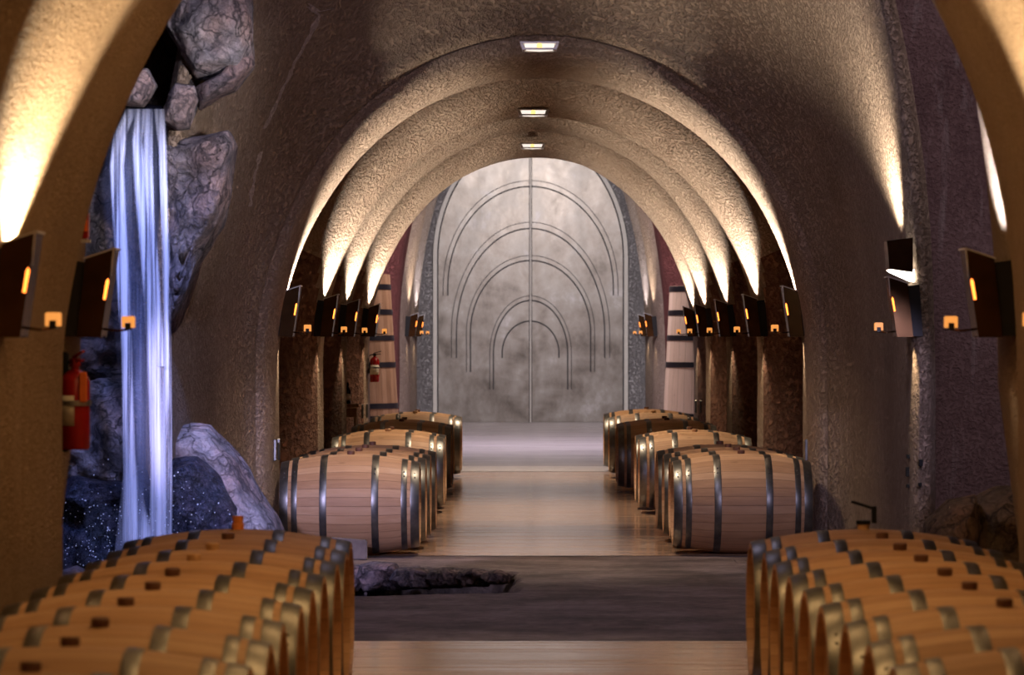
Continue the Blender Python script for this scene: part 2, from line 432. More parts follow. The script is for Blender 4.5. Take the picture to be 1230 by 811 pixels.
# ------------------------------------------------------------------ floors
def plane(nm, x0, x1, y0, y1, z, mat):
    bm = bmesh.new(); loft(bm, [[Vector((x0, y0, z)), Vector((x1, y0, z))], [Vector((x0, y1, z)), Vector((x1, y1, z))]])
    return struct(obj(nm, bm, mat))
plane('floor', -2.4, 2.5, -3, 17.2, 0, 'floor')
plane('floor', -2.4, 2.5, 23.9, 39.3, 0, 'floor')
plane('floor', -6, 6, 39.3, 61.3, 0, 'farfloor')
trimno[0] += 1; o_ = plane('trim_%d' % trimno[0], -1.9, 2.1, 38.7, 40.3, .003, 'farfloor'); o_.data.materials[0] = plain('pale_floor_sheen', (.80, .74, .74), .16)  # pale glossy strip added for the bright reflection line on the far floor
# slate crossing with a sunken rocky pool
bm = bmesh.new(); NX, NY = 330, 230
def stone_z(x, y):
    v = Vector((x, y, 0)); z = -.004
    e = min(y - 17.2, 23.9 - y)
    z += min(1, max(0, e * 3)) * (.008 * noise.noise(v * 1.3))
    j = .16 * noise.noise(v * 1.7) + .07 * noise.noise(v * 6)
    front = 20.25 + .30 * max(0, x + .9) + .05 * noise.noise(v * 2)
    back = 22.35 + j - .35 * max(0, x + .35)
    tip = -.03 - x + .05 * noise.noise(v * 5)
    m = min((y - front) / .10, (back - y) / .07, tip / .25)
    if m > 0:
        m = min(1, m); z = lerp(z, -.42 + .05 * noise.noise(v * 4), m * m * (3 - 2 * m))
    elif back - y > -.8 and y > front and x < 0:
        q = 1 - min(1, (y - back) / .8); z += .045 * q * max(0, .4 + noise.noise(v * 3.2)) * min(1, -x / .3)
    return z
def gy(i): return 17.2 + 6.7 * i / NY
def gx(i): return -3.6 + 5.0 * i / NX
loft(bm, [[Vector((gx(i), gy(j), stone_z(gx(i), gy(j)))) for i in range(NX + 1)] for j in range(NY + 1)])
struct(obj('floor', bm, 'stone'))
plane('floor', 1.4, 6, 15, 23.9, -.004, 'stone'); plane('floor', 2.5, 6, 23.9, 24.8, -.004, 'stone'); plane('floor', 2.5, 6, 15, 17.2, -.004, 'stone')
plane('floor', -6, -3.6, 15, 24.8, -.004, 'stone'); plane('floor', -3.6, -2.4, 23.9, 24.8, -.004, 'stone'); plane('floor', -3.6, -2.4, 15, 17.2, -.004, 'stone')
bm = bmesh.new(); loft(bm, [[Vector((-3.2 + i * .1, y, -.15)) for i in range(33)] for y in (19.9, 20.6, 21.4, 22.6)])
tag(obj('pool_water', bm, 'pool'), 'dark still water in the sunken rocky pool of the slate crossing', 'water')

# ------------------------------------------------------------------ rocks
def rock(name, outline, d, thick, label, mat='rock', amp=.05, fs=3.0, sub=5, group=None, seed=0, power=.62, ridge=.6):
    pts = [P(x, y, d) for x, y in outline]
    c = sum(pts, Vector()) / len(pts)
    pol = [((p.x - c.x), (p.z - c.z)) for p in pts]
    def R(phi):
        dx, dz = math.cos(phi), math.sin(phi); best = 0
        for i in range(len(pol)):
            x1, z1 = pol[i]; x2, z2 = pol[(i + 1) % len(pol)]
            ex, ez = x2 - x1, z2 - z1; den = dx * ez - dz * ex
            if abs(den) < 1e-9: continue
            t = (x1 * ez - z1 * ex) / den; u = (x1 * dz - z1 * dx) / den
            if t > 0 and -1e-6 <= u <= 1.000001: best = max(best, t)
        return best
    bm = bmesh.new(); bmesh.ops.create_icosphere(bm, subdivisions=sub, radius=1)
    sd = Vector((seed * 7.3, seed * 3.1, seed * 1.7))
    for v in bm.verts:
        s = v.co; rho = math.sqrt(s.x ** 2 + s.z ** 2)
        k = R(math.atan2(s.z, s.x)) * (min(1, rho) ** power)
        ph = math.atan2(s.z, s.x)
        p = Vector((k * math.cos(ph), thick * s.y, k * math.sin(ph)))
        q = (p + sd) * fs
        cell = noise.voronoi(q * .55)[0]; dsp = noise.fractal(q, 1.0, 2.0, 4) * amp + (min(.6, cell[1] - cell[0]) - .25) * amp * ridge * 1.6
        edge = 1 - .75 * rho ** 6
        v.co = p + Vector((s.x * dsp * .35, s.y * dsp, s.z * dsp * .35)) * 1.0 + Vector((0, -dsp * .8 * edge if s.y < 0 else 0, 0))
    o = obj(name, bm, mat); o.location = c
    return tag(o, label, 'rock', group)
G = 'rocks around the waterfall'
rock('boulder', [(196, 30), (212, -30), (300, -30), (306, 68), (296, 90), (262, 98), (236, 96), (222, 70)], 21.0, .36,
     'large pale boulder at the top of the waterfall wall', 'rockpale', .07, 2.6, group=G, seed=1)
rock('boulder', [(232, 108), (262, 92), (290, 66), (305, 68), (306, 80), (283, 110), (252, 124), (240, 133)], 21.0, .28,
     'grey wedge of rock below the large pale top boulder', 'rock', .03, 4, group=G, seed=2)
rock('boulder', [(194, 140), (202, 112), (212, 98), (236, 103), (240, 120), (228, 156), (214, 158), (198, 150)], 20.9, .2,
     'pinkish angular rock at the right of the waterfall lip', 'rockpale', .03, 4, group=G, seed=3)
rock('boulder', [(143, 126), (146, 108), (164, 82), (178, 82), (188, 104), (178, 120), (172, 128)], 20.9, .2,
     'small pinkish rock left above the waterfall lip', 'rockpale', .03, 4, group=G, seed=4)
rock('boulder', [(60, 130), (90, 20), (150, -30), (230, -30), (240, 60), (215, 150), (140, 150)], 22.3, .4,
     'dark recessed rock in the hollow above the waterfall', 'rockbrown', .08, 2, group=G, seed=5)
rock('boulder', [(140, 148), (140, 130), (160, 124), (206, 130), (216, 142), (212, 162), (150, 158)], 21.3, .35,
     'dark wet ledge the waterfall spills over', 'rockwet', .03, 4, group=G, seed=6)
rock('boulder', [(196, 172), (232, 164), (277, 161), (285, 176), (278, 235), (266, 272), (240, 316), (228, 352), (208, 408), (196, 330)], 21.2, .40,
     'tall tapering rock column to the right of the falling water', 'rock', .08, 2.4, sub=6, group=G, seed=7, power=.36)
rock('boulder', [(60, 470), (64, 300), (88, 190), (130, 150), (212, 160), (226, 300), (212, 470), (120, 478)], 22.0, .40,
     'rough grey rock wall behind the upper waterfall', 'rock', .12, 2.2, sub=6, group=G, seed=8)
rock('boulder', [(50, 620), (56, 490), (88, 462), (120, 455), (176, 455), (214, 478), (226, 620), (150, 640)], 21.8, .42,
     'fractured rock shelf behind the middle of the waterfall', 'rock', .12, 2.4, sub=6, group=G, seed=9)
rock('boulder', [(196, 560), (202, 512), (230, 507), (252, 510), (284, 545), (312, 590), (336, 622), (350, 662), (300, 700), (220, 700)], 21.6, .40,
     'sloping pale boulder at the foot of the falls beside the front barrel', 'rockpale', .06, 3.0, sub=6, group=G, seed=10)
rock('boulder', [(55, 700), (60, 590), (90, 572), (150, 580), (200, 548), (238, 548), (268, 580), (286, 612), (300, 660), (280, 720), (120, 720)], 21.2, .30,
     'glistening dark wet rock at the bottom of the waterfall', 'rockwet', .07, 5.0, sub=6, group=G, seed=11)
rock('boulder', [(66, 720), (70, 686), (90, 680), (112, 690), (118, 720)], 19.6, .2,
     'small grey rock at the foot of the near left pillar', 'rock', .03, 5, group=G, seed=12)
rock('boulder', [(1105, 660), (1112, 628), (1140, 600), (1172, 594), (1176, 640), (1160, 700), (1115, 700)], 19.0, .30,
     'smooth brown boulder beside the right side wall', 'rockbrown', .03, 2.4, group='brown boulders at the right side wall', seed=13)
rock('boulder', [(1160, 660), (1168, 600), (1196, 586), (1225, 584), (1240, 640), (1236, 710), (1170, 710)], 19.2, .36,
     'taller cracked brown boulder next to the near right pillar', 'rockbrown', .06, 3.0, group='brown boulders at the right side wall', seed=14)
for i, (x0, x1, t, bt) in enumerate([(372, 436, 676, 714), (432, 478, 674, 712), (474, 520, 680, 711), (516, 556, 681, 709), (552, 588, 683, 708), (584, 612, 685, 703)]):
    x0 -= 7; x1 += 7; w = x1 - x0; bt -= 6
    rock('rim_stone', [(x0, (t + bt) / 2 + 3), (x0 + w * .12, t + 4), (x0 + w * .45, t), (x0 + w * .85, t + 3), (x1, (t + bt) / 2), (x1 - w * .15, bt + 3), (x0 + w * .2, bt + 4)],
         22.3 - .1 * i, .16 - .012 * i, 'rough rock on the back rim of the floor pool, %s' % ('nearest the left barrels', 'second from the left barrels', 'third from the left barrels',
         'fourth from the left barrels', 'next to the smallest one', 'smallest one at the right tip')[i], 'rock', .035, 6, 5, 'rocks on the back rim of the floor pool', 20 + i, .45)

# ------------------------------------------------------------------ waterfall
wf = thing('waterfall', 'bluish white waterfall dropping in strands down the rock wall on the left', 'waterfall', P(180, 660, 20.7))
def ribbon(nm, path, mat, d0=20.7, nu=14):
    """path: (px left, px right, py); a sheet with a rounded front and back"""
    bm = bmesh.new(); fine = []
    la = bm.verts.layers.float.new('thick')
    for (a, b, y), (a2, b2, y2) in zip(path[:-1], path[1:]):
        for k in range(8): t = k / 8; fine.append((lerp(a, a2, t), lerp(b, b2, t), lerp(y, y2, t)))
    fine.append(path[-1]); vs = []
    for q, (a, b, y) in enumerate(fine):
        lo = P(a, y, d0); hi = P(b, y, d0); th = max(.01, (hi.x - lo.x) * .22); row = []
        endf = min(1, .15 + q / 14.0)
        for k in range(nu):
            t = 2 * PI * k / nu; u = .5 - .5 * math.cos(t); yy = d0 - math.sin(t) * th
            v = bm.verts.new(Vector((lerp(lo.x, hi.x, u), yy + .02 * noise.noise(Vector((lo.x * 3, u * 4, lo.z * .8))), lo.z)) - wf.location)
            v[la] = (math.sin(PI * u) ** .8) * endf; row.append(v)
        vs.append(row)
    for A, B in zip(vs[:-1], vs[1:]):
        for i in range(nu): bm.faces.new((A[i], A[(i + 1) % nu], B[(i + 1) % nu], B[i]))
    return obj(nm, bm, mat, wf)
ribbon('water_veil', [(148, 202, 131), (124, 203, 170), (119, 205, 230), (128, 206, 320), (138, 207, 420), (146, 207, 520), (150, 208, 668)], 'veil')
ribbon('water_strand', [(150, 166, 131), (136, 154, 160), (130, 150, 200), (134, 152, 260), (139, 156, 330), (145, 160, 420), (147, 163, 540), (150, 168, 668)], 'water', 20.55)
ribbon('water_strand', [(162, 176, 131), (158, 172, 170), (160, 178, 220), (166, 186, 290), (172, 193, 360), (177, 198, 470), (180, 200, 560), (178, 202, 668)], 'water', 20.5)
ribbon('water_strand', [(184, 198, 131), (190, 201, 180), (194, 204, 300), (196, 206, 420), (194, 207, 520), (190, 208, 668)], 'water', 20.58)
ribbon('water_strand', [(172, 184, 131), (172, 184, 190), (176, 186, 260), (182, 192, 330), (188, 200, 440)], 'water', 20.45)
bm = bmesh.new(); rd = random.Random(3)
for q in range(420):
    px = rd.gauss(165, 45) if q % 3 else rd.uniform(70, 290); py = 680 - abs(rd.gauss(0, 55))
    if not 64 < px < 290 or py < 540 or (px > 215 and py < 560 + (px - 215) * .9): continue
    bmesh.ops.create_icosphere(bm, subdivisions=1, radius=rd.choice((.0025, .003, .0045)), matrix=Matrix.Translation(P(px, py, rd.uniform(20.35, 20.8)) - wf.location))
dr_ = obj('water_droplets', bm, 'droplet', wf); dr_['kind'] = 'stuff'
ribbon('spray', [(150, 162, 540), (143, 176, 610), (136, 196, 668)], 'water', 20.4)

# ------------------------------------------------------------------ barrels
BL, BR, HR = .95, .343, .285
def br(x): return BR - (BR - HR) * (abs(x) / (BL / 2)) ** 2
proto_parts = {}
def make_barrel(bung='dark'):
    t = thing('oak_barrel', 'x', 'barrel', (0, 0, BR + .004), 0)
    bm = bmesh.new(); pr = [(-BL / 2 + .03, HR - .022), (-BL / 2, HR - .02)]
    pr += [(-BL / 2 + BL * i / 28, br(-BL / 2 + BL * i / 28)) for i in range(29)]
    pr += [(BL / 2, HR - .02), (BL / 2 - .03, HR - .022)]
    lathe(bm, pr, 56, 'X', closed=True)
    sharp(obj('staves', bm, 'oak', t), 50)
    for s in (-1, 1):
        bm = bmesh.new(); lathe(bm, [(s * (BL / 2 - .045), HR - .02), (s * (BL / 2 - .032), HR - .02)], 48, 'X'); sharp(obj('barrel_head', bm, 'head', t))
        for a, w in ((.001, .058), (.082, .040), (.275, .048)):
            x0 = -BL / 2 + a; x1 = x0 + w
            bm = bmesh.new()
            lathe(bm, [(s * x0, br(x0) - .004), (s * x0, br(x0) + .0028), (s * (x0 + .004), br(x0 + .004) + .004), (s * (x1 - .004), br(x1 - .004) + .004), (s * x1, br(x1) + .0028), (s * x1, br(x1) - .004)], 56, 'X', closed=True)
            for q in (-.35, .35):      # pair of rivets on top
                ang = PI / 2 + q * .18; xm = (x0 + x1) / 2
                bmesh.ops.create_uvsphere(bm, u_segments=8, v_segments=5, radius=.006,
                    matrix=Matrix.Translation((s * xm, math.cos(ang + .8) * (br(xm) + .004), math.sin(ang + .8) * (br(xm) + .004))))
            sharp(obj('hoop', bm, 'hoop', t), 45)
    bm = bmesh.new(); lathe(bm, [(BR - .02, .024), (BR + .012, .026), (BR + .020, .026), (BR + .024, .022)], 20, 'Z')
    sharp(obj('bung', bm, 'bung_dark', t))
    return t
def copy_tree(o, parent=None):
    c = o.copy(); COL.objects.link(c)
    if parent is not None: c.parent = parent
    for ch in list(o.children): copy_tree(ch, c)
    return c
B0 = make_barrel(); used = [False]
def place(x, d, label, group, roll=None, yaw=None, bung=None, shade=None):
    if not used[0]: t = B0; used[0] = True
    else: t = copy_tree(B0)
    t.location = (x, d, BR + .004)
    t.rotation_euler = (rnd.uniform(-.05, .05) if roll is None else roll, 0, rnd.uniform(-.006, .006) if yaw is None else yaw)
    t['label'] = label; t['category'] = 'barrel'; t['group'] = group
    if bung:
        for ch in t.children:
            if ch.name.startswith('bung'): ch.data = ch.data.copy(); ch.data.materials[0] = M[bung]; ch['label'] = {'bung_orange': 'orange bung', 'bung_pale': 'pale cork bung'}.get(bung, 'bung')
    return t
ORD = ['first', 'second', 'third', 'fourth', 'fifth', 'sixth', 'seventh', 'eighth', 'ninth', 'tenth', 'eleventh']
first_left = None
nb = {}
for side, a, GR in ((-1, .728, 'near left row of barrels'), (1, .952, 'near right row of barrels')):
    sd = 'left' if side < 0 else 'right'
    for k in (9, 1, 2, 3, 4, 5, 6, 7, 8, 0):
        d = F / 286 - .695 * k
        x = side * (a + .475 + rnd.uniform(-.012, .012))
        extra = {0: 'farthest one, its orange bung standing up' if side < 0 else 'farthest one, with a black valve',
                 9: 'nearest the camera, cut by the bottom edge'}.get(k, '%s from its far end' % ORD[k])
        bg = 'bung_orange' if (side < 0 and k == 0) else ('bung_pale' if (k, side) in ((0, 1), (2, -1), (3, -1)) else None)
        nb[(side, k)] = place(x, d, 'golden oak barrel in the near %s row, %s' % (sd, extra), GR, bung=bg, roll=rnd.uniform(-.12, .12) if k else 0)
ML = [(24.0, .728), (24.7, .706), (25.4, .693), (26.1, .672), (29.79, .70), (30.49, .70), (33.33, .712), (34.03, .71), (36.84, .692), (37.54, .69)]
MR = [(24.14, 1.008), (24.84, 1.02), (25.54, 1.0), (26.24, .98), (29.7, .957), (30.4, .948), (33.79, .884), (34.49, .89), (37.1, .876), (38.9, .863)]
for side, L in ((-1, ML), (1, MR)):
    sd = 'left' if side < 0 else 'right'
    for k, (s, a) in enumerate(L):
        if k == 0: lb = 'front oak barrel of the %s row, its flank lit %s' % (('far left', 'mauve') if side < 0 else ('far right', 'dull purple'))
        else: lb = 'oak barrel in the far %s row, %s behind the front one' % (sd, ORD[k - 1])
        if k == len(L) - 1: lb = 'last oak barrel of the far %s row, closest to the big door' % sd
        place(side * (a + .475), s, lb, '%s row of barrels beyond the slate crossing' % sd, bung='bung_pale' if k in (4, 8) else None, roll=.0 if k == 0 else None)
# black valve on the farthest near right barrel
t0 = nb[(1, 0)]
bm = bmesh.new(); lathe(bm, [(BR + .02, .03), (BR + .035, .03)], 20, 'Z'); box(bm, (.045, 0, BR + .06), (.02, .02, .07)); tube(bm, [(.045, 0, BR + .085), (0, 0, BR + .10), (-.05, 0, BR + .115)], .006)
sharp(obj('valve', bm, 'black', t0)).parent = t0
bm = bmesh.new(); lathe(bm, [(BR + .0, .02), (BR + .055, .024)], 18, 'Z')
sharp(obj('bung_stopper', bm, 'bung_orange', nb[(-1, 0)]))
bm = bmesh.new(); p = P(421, 653, 23.75); prism(bm, [(-.12, 0), (.125, 0), (.125, .13), (-.12, .15)], -.05, .05); bevel(bm, .008)
ck = obj('wooden_chock', bm, 'greywood', smooth=False); ck.location = (p.x, 23.52, 0); tag(ck, 'grey wooden block on the floor in front of the left front barrel', 'block')

# ------------------------------------------------------------------ oak vats
def vat(cx, d, rb, rt, h, mat, label, hoops):
    t = thing('oak_vat', label, 'vat', (cx, d, 0), 0, 'tall oak vats')
    R = lambda z: lerp(rb, rt, z / h)
    bm = bmesh.new(); lathe(bm, [(.0, rb), (h * .5, R(h * .5)), (h, rt), (h, rt - .04), (h - .06, rt - .04)], 72, 'Z'); sharp(obj('staves', bm, mat, t), 40)
    bm = bmesh.new(); lathe(bm, [(h - .08, rt - .045), (h - .05, rt - .045)], 48, 'Z'); sharp(obj('lid', bm, mat, t))
    for z in hoops:
        bm = bmesh.new(); lathe(bm, [(z - .035, R(z - .035) + .001), (z - .035, R(z - .035) + .006), (z + .035, R(z + .035) + .006), (z + .035, R(z + .035) + .001)], 72, 'Z', closed=True); sharp(obj('hoop', bm, 'vat_hoop', t))
sV = 90.; dV = F / sV
zz = lambda y: CH - (y - VY) / sV
vat((795 - VX) / sV + .84, dV, .84, .735, zz(344), 'vat_pale', 'pale conical oak vat with black hoops beside the far right ribs', [zz(347.5), zz(376), zz(406), zz(438), zz(499), .16])
vat((481 - VX) / sV - .84, dV, .84, .70, zz(330), 'vat_oak', 'brown knotty conical oak vat with black hoops beside the far left ribs', [zz(345), zz(375), zz(406), zz(438), zz(487), zz(502), .12])

# ------------------------------------------------------------------ lights helpers
LI = 1.0
def area(name, loc, aim, sx, sy, power, color, spread=PI):
    l = bpy.data.lights.new(name, 'AREA'); l.shape = 'RECTANGLE'; l.size = sx; l.size_y = sy; l.energy = power * LI; l.color = color; l.spread = spread
    o = bpy.data.objects.new(name, l); COL.objects.link(o); o.location = loc
    o.rotation_euler = (Vector(aim) - Vector(loc)).to_track_quat('-Z', 'Y').to_euler(); return o
def spot(name, loc, aim, power, color, ang=60, blend=.6, rad=.05):
    l = bpy.data.lights.new(name, 'SPOT'); l.energy = power * LI; l.color = color; l.spot_size = math.radians(ang); l.spot_blend = blend; l.shadow_soft_size = rad
    o = bpy.data.objects.new(name, l); COL.objects.link(o); o.location = loc
    o.rotation_euler = (Vector(aim) - Vector(loc)).to_track_quat('-Z', 'Y').to_euler(); return o

# ------------------------------------------------------------------ sconces
SW = .20
def make_sconce():
    t = thing('wall_sconce', 'x', 'wall lamp')
    bm = bmesh.new(); prism(bm, [(-.03, 0), (.03, 0), (.062, .30), (-.01, .31)], -SW / 2 + .01, SW / 2 - .01); sharp(obj('back_plate', bm, 'darkmetal', t, False))
    bm = bmesh.new()
    for y in (-SW / 2, SW / 2 - .006): prism(bm, [(.028, 0), (.125, 0), (.176, .352), (.062, .315)], y, y + .006)
    prism(bm, [(.119, 0), (.125, 0), (.176, .352), (.170, .352)], -SW / 2, SW / 2)
    prism(bm, [(.028, -.004), (.125, -.004), (.125, .002), (.028, .002)], -SW / 2, -.05); prism(bm, [(.028, -.004), (.125, -.004), (.125, .002), (.028, .002)], .05, SW / 2)
    obj('bronze_shade', bm, 'bronze', t, False)
    bm = bmesh.new()
    for y in (-SW / 2 - .004,):
        prism(bm, [(.055, .312), (.176, .352), (.180, .360), (.055, .319)], y, y + .008)
        prism(bm, [(.168, .30), (.173, .352), (.180, .358), (.168, .24)], y, y + .008)
    prism(bm, [(.171, .352), (.183, .352), (.183, .360), (.171, .360)], -SW / 2, SW / 2)
    obj('rim', bm, 'rim', t, False)  # pale edge strips, the lamp-lit glass edge put into the colour
    bm = bmesh.new()
    for y in (-SW / 2 - .006,):
        prism(bm, [(.134, .150), (.144, .147), (.158, .222), (.154, .236), (.146, .224)], y, y + .010)
    bevel(bm, .002, 1); obj('amber_slot', bm, 'amber', t, False)
    bm = bmesh.new(); tube(bm, [(.12, 0, .03), (.18, 0, .022), (.225, 0, .028)], .005); obj('arm', bm, 'bronze', t)
    bm = bmesh.new()
    prism(bm, [(.200, .035), (.212, .035), (.212, .055), (.238, .055), (.238, .035), (.250, .035), (.250, .078), (.244, .082), (.206, .082), (.200, .078)], -.025, .025)
    obj('amber_block', bm, 'candle', t, False)
    bm = bmesh.new(); box(bm, (.225, 0, .040), (.024, .045, .028)); obj('block_socket', bm, 'darkmetal', t, False)
    return t
S0 = make_sconce(); sused = [False]
WARM = (1.0, .86, .72); COOL = (.80, .82, 1.0)
def sconce(side, d, wallx, label, group, z0=1.5, k=1.0, up=255, dn=20, color=WARM, cone=64, ay=-.06, al=.52):
    if not sused[0]: t = S0; sused[0] = True
    else: t = copy_tree(S0)
    t.location = (wallx, d, z0); t.scale = (k if side < 0 else -k, k, k)
    t['label'] = label; t['category'] = 'wall lamp'; t['group'] = group
    iw = 1 if side < 0 else -1
    spot('uplight', (wallx + iw * .085, d, z0 + .27), (wallx + iw * al, d + ay, z0 + 1.7), up, color, cone, .75, .02)
    spot('downlight', (wallx + iw * .045, d, z0 - .012), (wallx + iw * .01, d, z0 - 1), dn, (1.0, .76, .50), 40, 1.0, .012)
    return t
for i, (d, W, b, cx) in enumerate(ribdata):
    for side in (-1, 1):
        wd = ('left', 'right')[side > 0]
        dd = d - (.28 if i else .08)
        sconce(side, dd, cx + side * (W + (.035 if i else .02)), 'bronze wall lamp on the %s rib of the %s side corridor, counted from the crossing' % (ORD[i], wd) if i else
               'bronze wall lamp at the mouth of the far corridor on its %s side' % wd, 'bronze lamps along the ribs of the far corridor', ay=-.06 if i else .10, cone=66 if i else 68, up=290 if i else 460)
for i, (s, W, b, cpx) in enumerate(FAR):
    for side in (-1, 1):
        sconce(side, F / s - .3, (cpx - VX) / s + side * (W + .035), 'small distant bronze wall lamp %s of the steel door, %s' % (('left', 'right')[side > 0], ('farther from it', 'closest to it')[i]),
               'distant bronze lamps by the door', up=210, dn=8, color=COOL if i else WARM)
for side in (-1, 1):
    wd = ('left', 'right')[side > 0]
    sconce(side, dB - .20, cN + side * 1.905, 'bronze wall lamp just behind the near %s pillar' % wd, 'bronze lamps on the near ribs', up=230, dn=8, color=COOL, al=.24, cone=70)
    sconce(side, dC - .30, cN + side * 1.905, 'bronze wall lamp on the near %s pillar, %s' % (wd, 'cut by the left picture edge' if side < 0 else 'cut by the right picture edge'), 'bronze lamps on the near ribs', up=480, dn=2, cone=84, al=.36, color=(1.0, .78, .50))
# double lamp on the right lip of the trumpet
tD = sconce(1, 20.98, .09 + 2.25, 'double bronze wall lamp with an upper box, on the right edge of the big arch', 'bronze lamps in the crossing', up=20, dn=26)
bm = bmesh.new()
for y in (-.1, .094): prism(bm, [(.03, .38), (.17, .40), (.185, .57), (.03, .59)], y, y + .006)
prism(bm, [(.165, .40), (.17, .40), (.185, .57), (.18, .57)], -.1, .1)
obj('upper_box', bm, 'bronze', tD, False)
bm = bmesh.new(); prism(bm, [(.02, .325), (.155, .385), (.17, .398), (.02, .398)], -.085, .085); obj('diffuser', bm, 'lampwhite', tD, False)
spot('uplight', (.09 + 2.25 - .16, 21.1, 1.5 + .56), (.09 + 2.25 - .42, 21.9, 3.6), 360, WARM, 84, 1.0, .04)

# ------------------------------------------------------------------ ceiling trays
def tray(px, py, d, w, label, pw):
    p = P(px, py, d); t = thing('ceiling_lamp', label, 'ceiling lamp', p, 0, 'ceiling lamps along the corridor crown')
    k = w / .26
    bm = bmesh.new()
    vsA = [(-.13, .0), (.13, .0), (.105, -.045), (-.105, -.045)]
    # open frame of four bars
    for sx in (-1, 1): box(bm, (sx * .118 * k, 0, -.022 * k), (.018 * k, .2 * k, .05 * k), Matrix.Rotation(sx * .35, 3, 'Y'))
    for sy in (-1, 1): box(bm, (0, sy * .10 * k, -.040 * k), (.22 * k, .012 * k, .012 * k))
    box(bm, (0, 0, .004 * k), (.27 * k, .22 * k, .012 * k))
    obj('frame', bm, 'rim', t, False)
    bm = bmesh.new(); prism(bm, [(-.105 * k, -.004 * k), (.105 * k, -.004 * k), (.092 * k, -.038 * k), (0, -.046 * k), (-.092 * k, -.038 * k)], -.09 * k, .09 * k); obj('diffuser', bm, 'softlamp', t, False)
    bm = bmesh.new(); bmesh.ops.create_icosphere(bm, subdivisions=2, radius=.022 * k); 
    for v in bm.verts: v.co += Vector((0, -.09 * k, -.02 * k))
    obj('bulb', bm, 'bulb', t)
    spot('tray_light', p + Vector((0, 0, -.07 * k)), p + Vector((0, .1, -3)), pw, (1.0, .76, .54), 96, .8, .06)
tray(648, 53, 23.85, .255, 'small white ceiling lamp tray at the crown of the first arch, nearest the camera', 240)
tray(640.5, 133, F / 140 - .22, .262, 'small white ceiling lamp tray on the third arch, between the other two', 360)
tray(639.5, 173.5, 37.9, .265, 'small white ceiling lamp tray lowest in view, above the far door', 360)

# ------------------------------------------------------------------ door
dD = 61.05; sD = F / dD
def dx(px): return (px - VX) / sD
def dz(py): return CH - (py - VY) / sD
dc = dx(637.3)
hw = dx(748) - dc; zs = dz(310); bt = 145 / sD
def dpt(h, x_or_ang): pass
def leafpoly(side, inset=0.0):
    pts = [(side * .010, 0.004)]; W = hw - inset
    pts.append((side * W, 0.004)); n = 28
    for i in range(n + 1):
        a = PI / 2 * i / n; x = W * math.cos(a); z = zs + (bt - inset) * math.sin(a)
        if x < .010: x = .010
        pts.append((side * x, z))
    return pts
door = thing('arched_door', 'tall arched double door of patinated grey metal with engraved concentric arches', 'door', (dc, dD, 0))
ARC = [(105, 217, 345, 7, 355), (95, 267, 400, 7.5, 430), (77, 307, 400, 6, 447), (49, 355.5, 425, 5.5, 468), (35, 384.5, 424, 1.2, 430)]
for side in (-1, 1):
    bm = bmesh.new(); prism(bm, leafpoly(side), 0, .09); lf = sharp(obj('door_leaf', bm, 'door', door))
    for (h, cy, sy, w, ey) in ARC:
        def path(hh, top):
            r = []
            zsp = dz(sy); rise = dz(top) - zsp
            for i in range(25):
                a = PI / 2 - PI / 2 * i / 24; r.append((max(.012, hh * math.cos(a)), zsp + rise * math.sin(a)))
            r.append((hh, dz(ey))); return r
        Ho = h / sD; wi = w / sD
        outer = path(Ho, cy); inner = path(Ho - wi * .8, cy + w)
        if w > 2:
            bm = bmesh.new(); rows = [[Vector((side * a[0], -.001, a[1])), Vector((side * a[0], -.012, a[1])), Vector((side * b[0], -.012, b[1])), Vector((side * b[0], -.001, b[1]))] for a, b in zip(outer, inner)]
            loft(bm, rows); obj('arched_band', bm, 'door', lf, False)
        for q, pp in ((0, inner), (1, outer)):
            if w < 2 and q: continue
            lw = .011 if q == 0 else .006
            bm = bmesh.new(); pts = [Vector((side * a, -.013, z)) for a, z in pp]
            rows = []
            for i, pt in enumerate(pts):
                tn = (pts[min(i + 1, len(pts) - 1)] - pts[max(0, i - 1)]).normalized(); nn = Vector((-tn.z, 0, tn.x)) * lw
                rows.append([pt + nn + Vector((0, .012, 0)), pt + nn, pt - nn, pt - nn + Vector((0, .012, 0))])
            loft(bm, rows); obj('groove_line', bm, 'groove', lf, False)
bm = bmesh.new()
box(bm, (0, -.012, (zs + bt) / 2), (.020, .03, zs + bt))
obj('meeting_strip', bm, 'cream', door, False)
for sgn in (-1, 1):
    bm = bmesh.new(); box(bm, (sgn * .021, -.006, (zs + bt) / 2), (.012, .02, zs + bt - .02)); obj('shadow_strip', bm, 'groove', door, False)
def surround(inner, outer, y0, y1, nm, mat):
    bm = bmesh.new(); rows = []
    def pth(W, B):
        r = [(-W, 0), (-W, zs * .5)]
        for i in range(49): a = PI - PI * i / 48; r.append((W * math.cos(a), zs + B * math.sin(a)))
        return r + [(W, zs * .5), (W, 0)]
    A, Bp = pth(hw + inner, bt + inner), pth(hw + outer, bt + outer)
    loft(bm, [[Vector((a[0], y1, a[1])), Vector((a[0], y0, a[1])), Vector((b[0], y0, b[1])), Vector((b[0], y1, b[1]))] for a, b in zip(A, Bp)])
    return obj(nm, bm, mat, door, False)
surround(.022, .09, -.10, .12, 'door_surround', 'cream'); surround(.004, .022, -.03, .12, 'shadow_gap', 'groove')

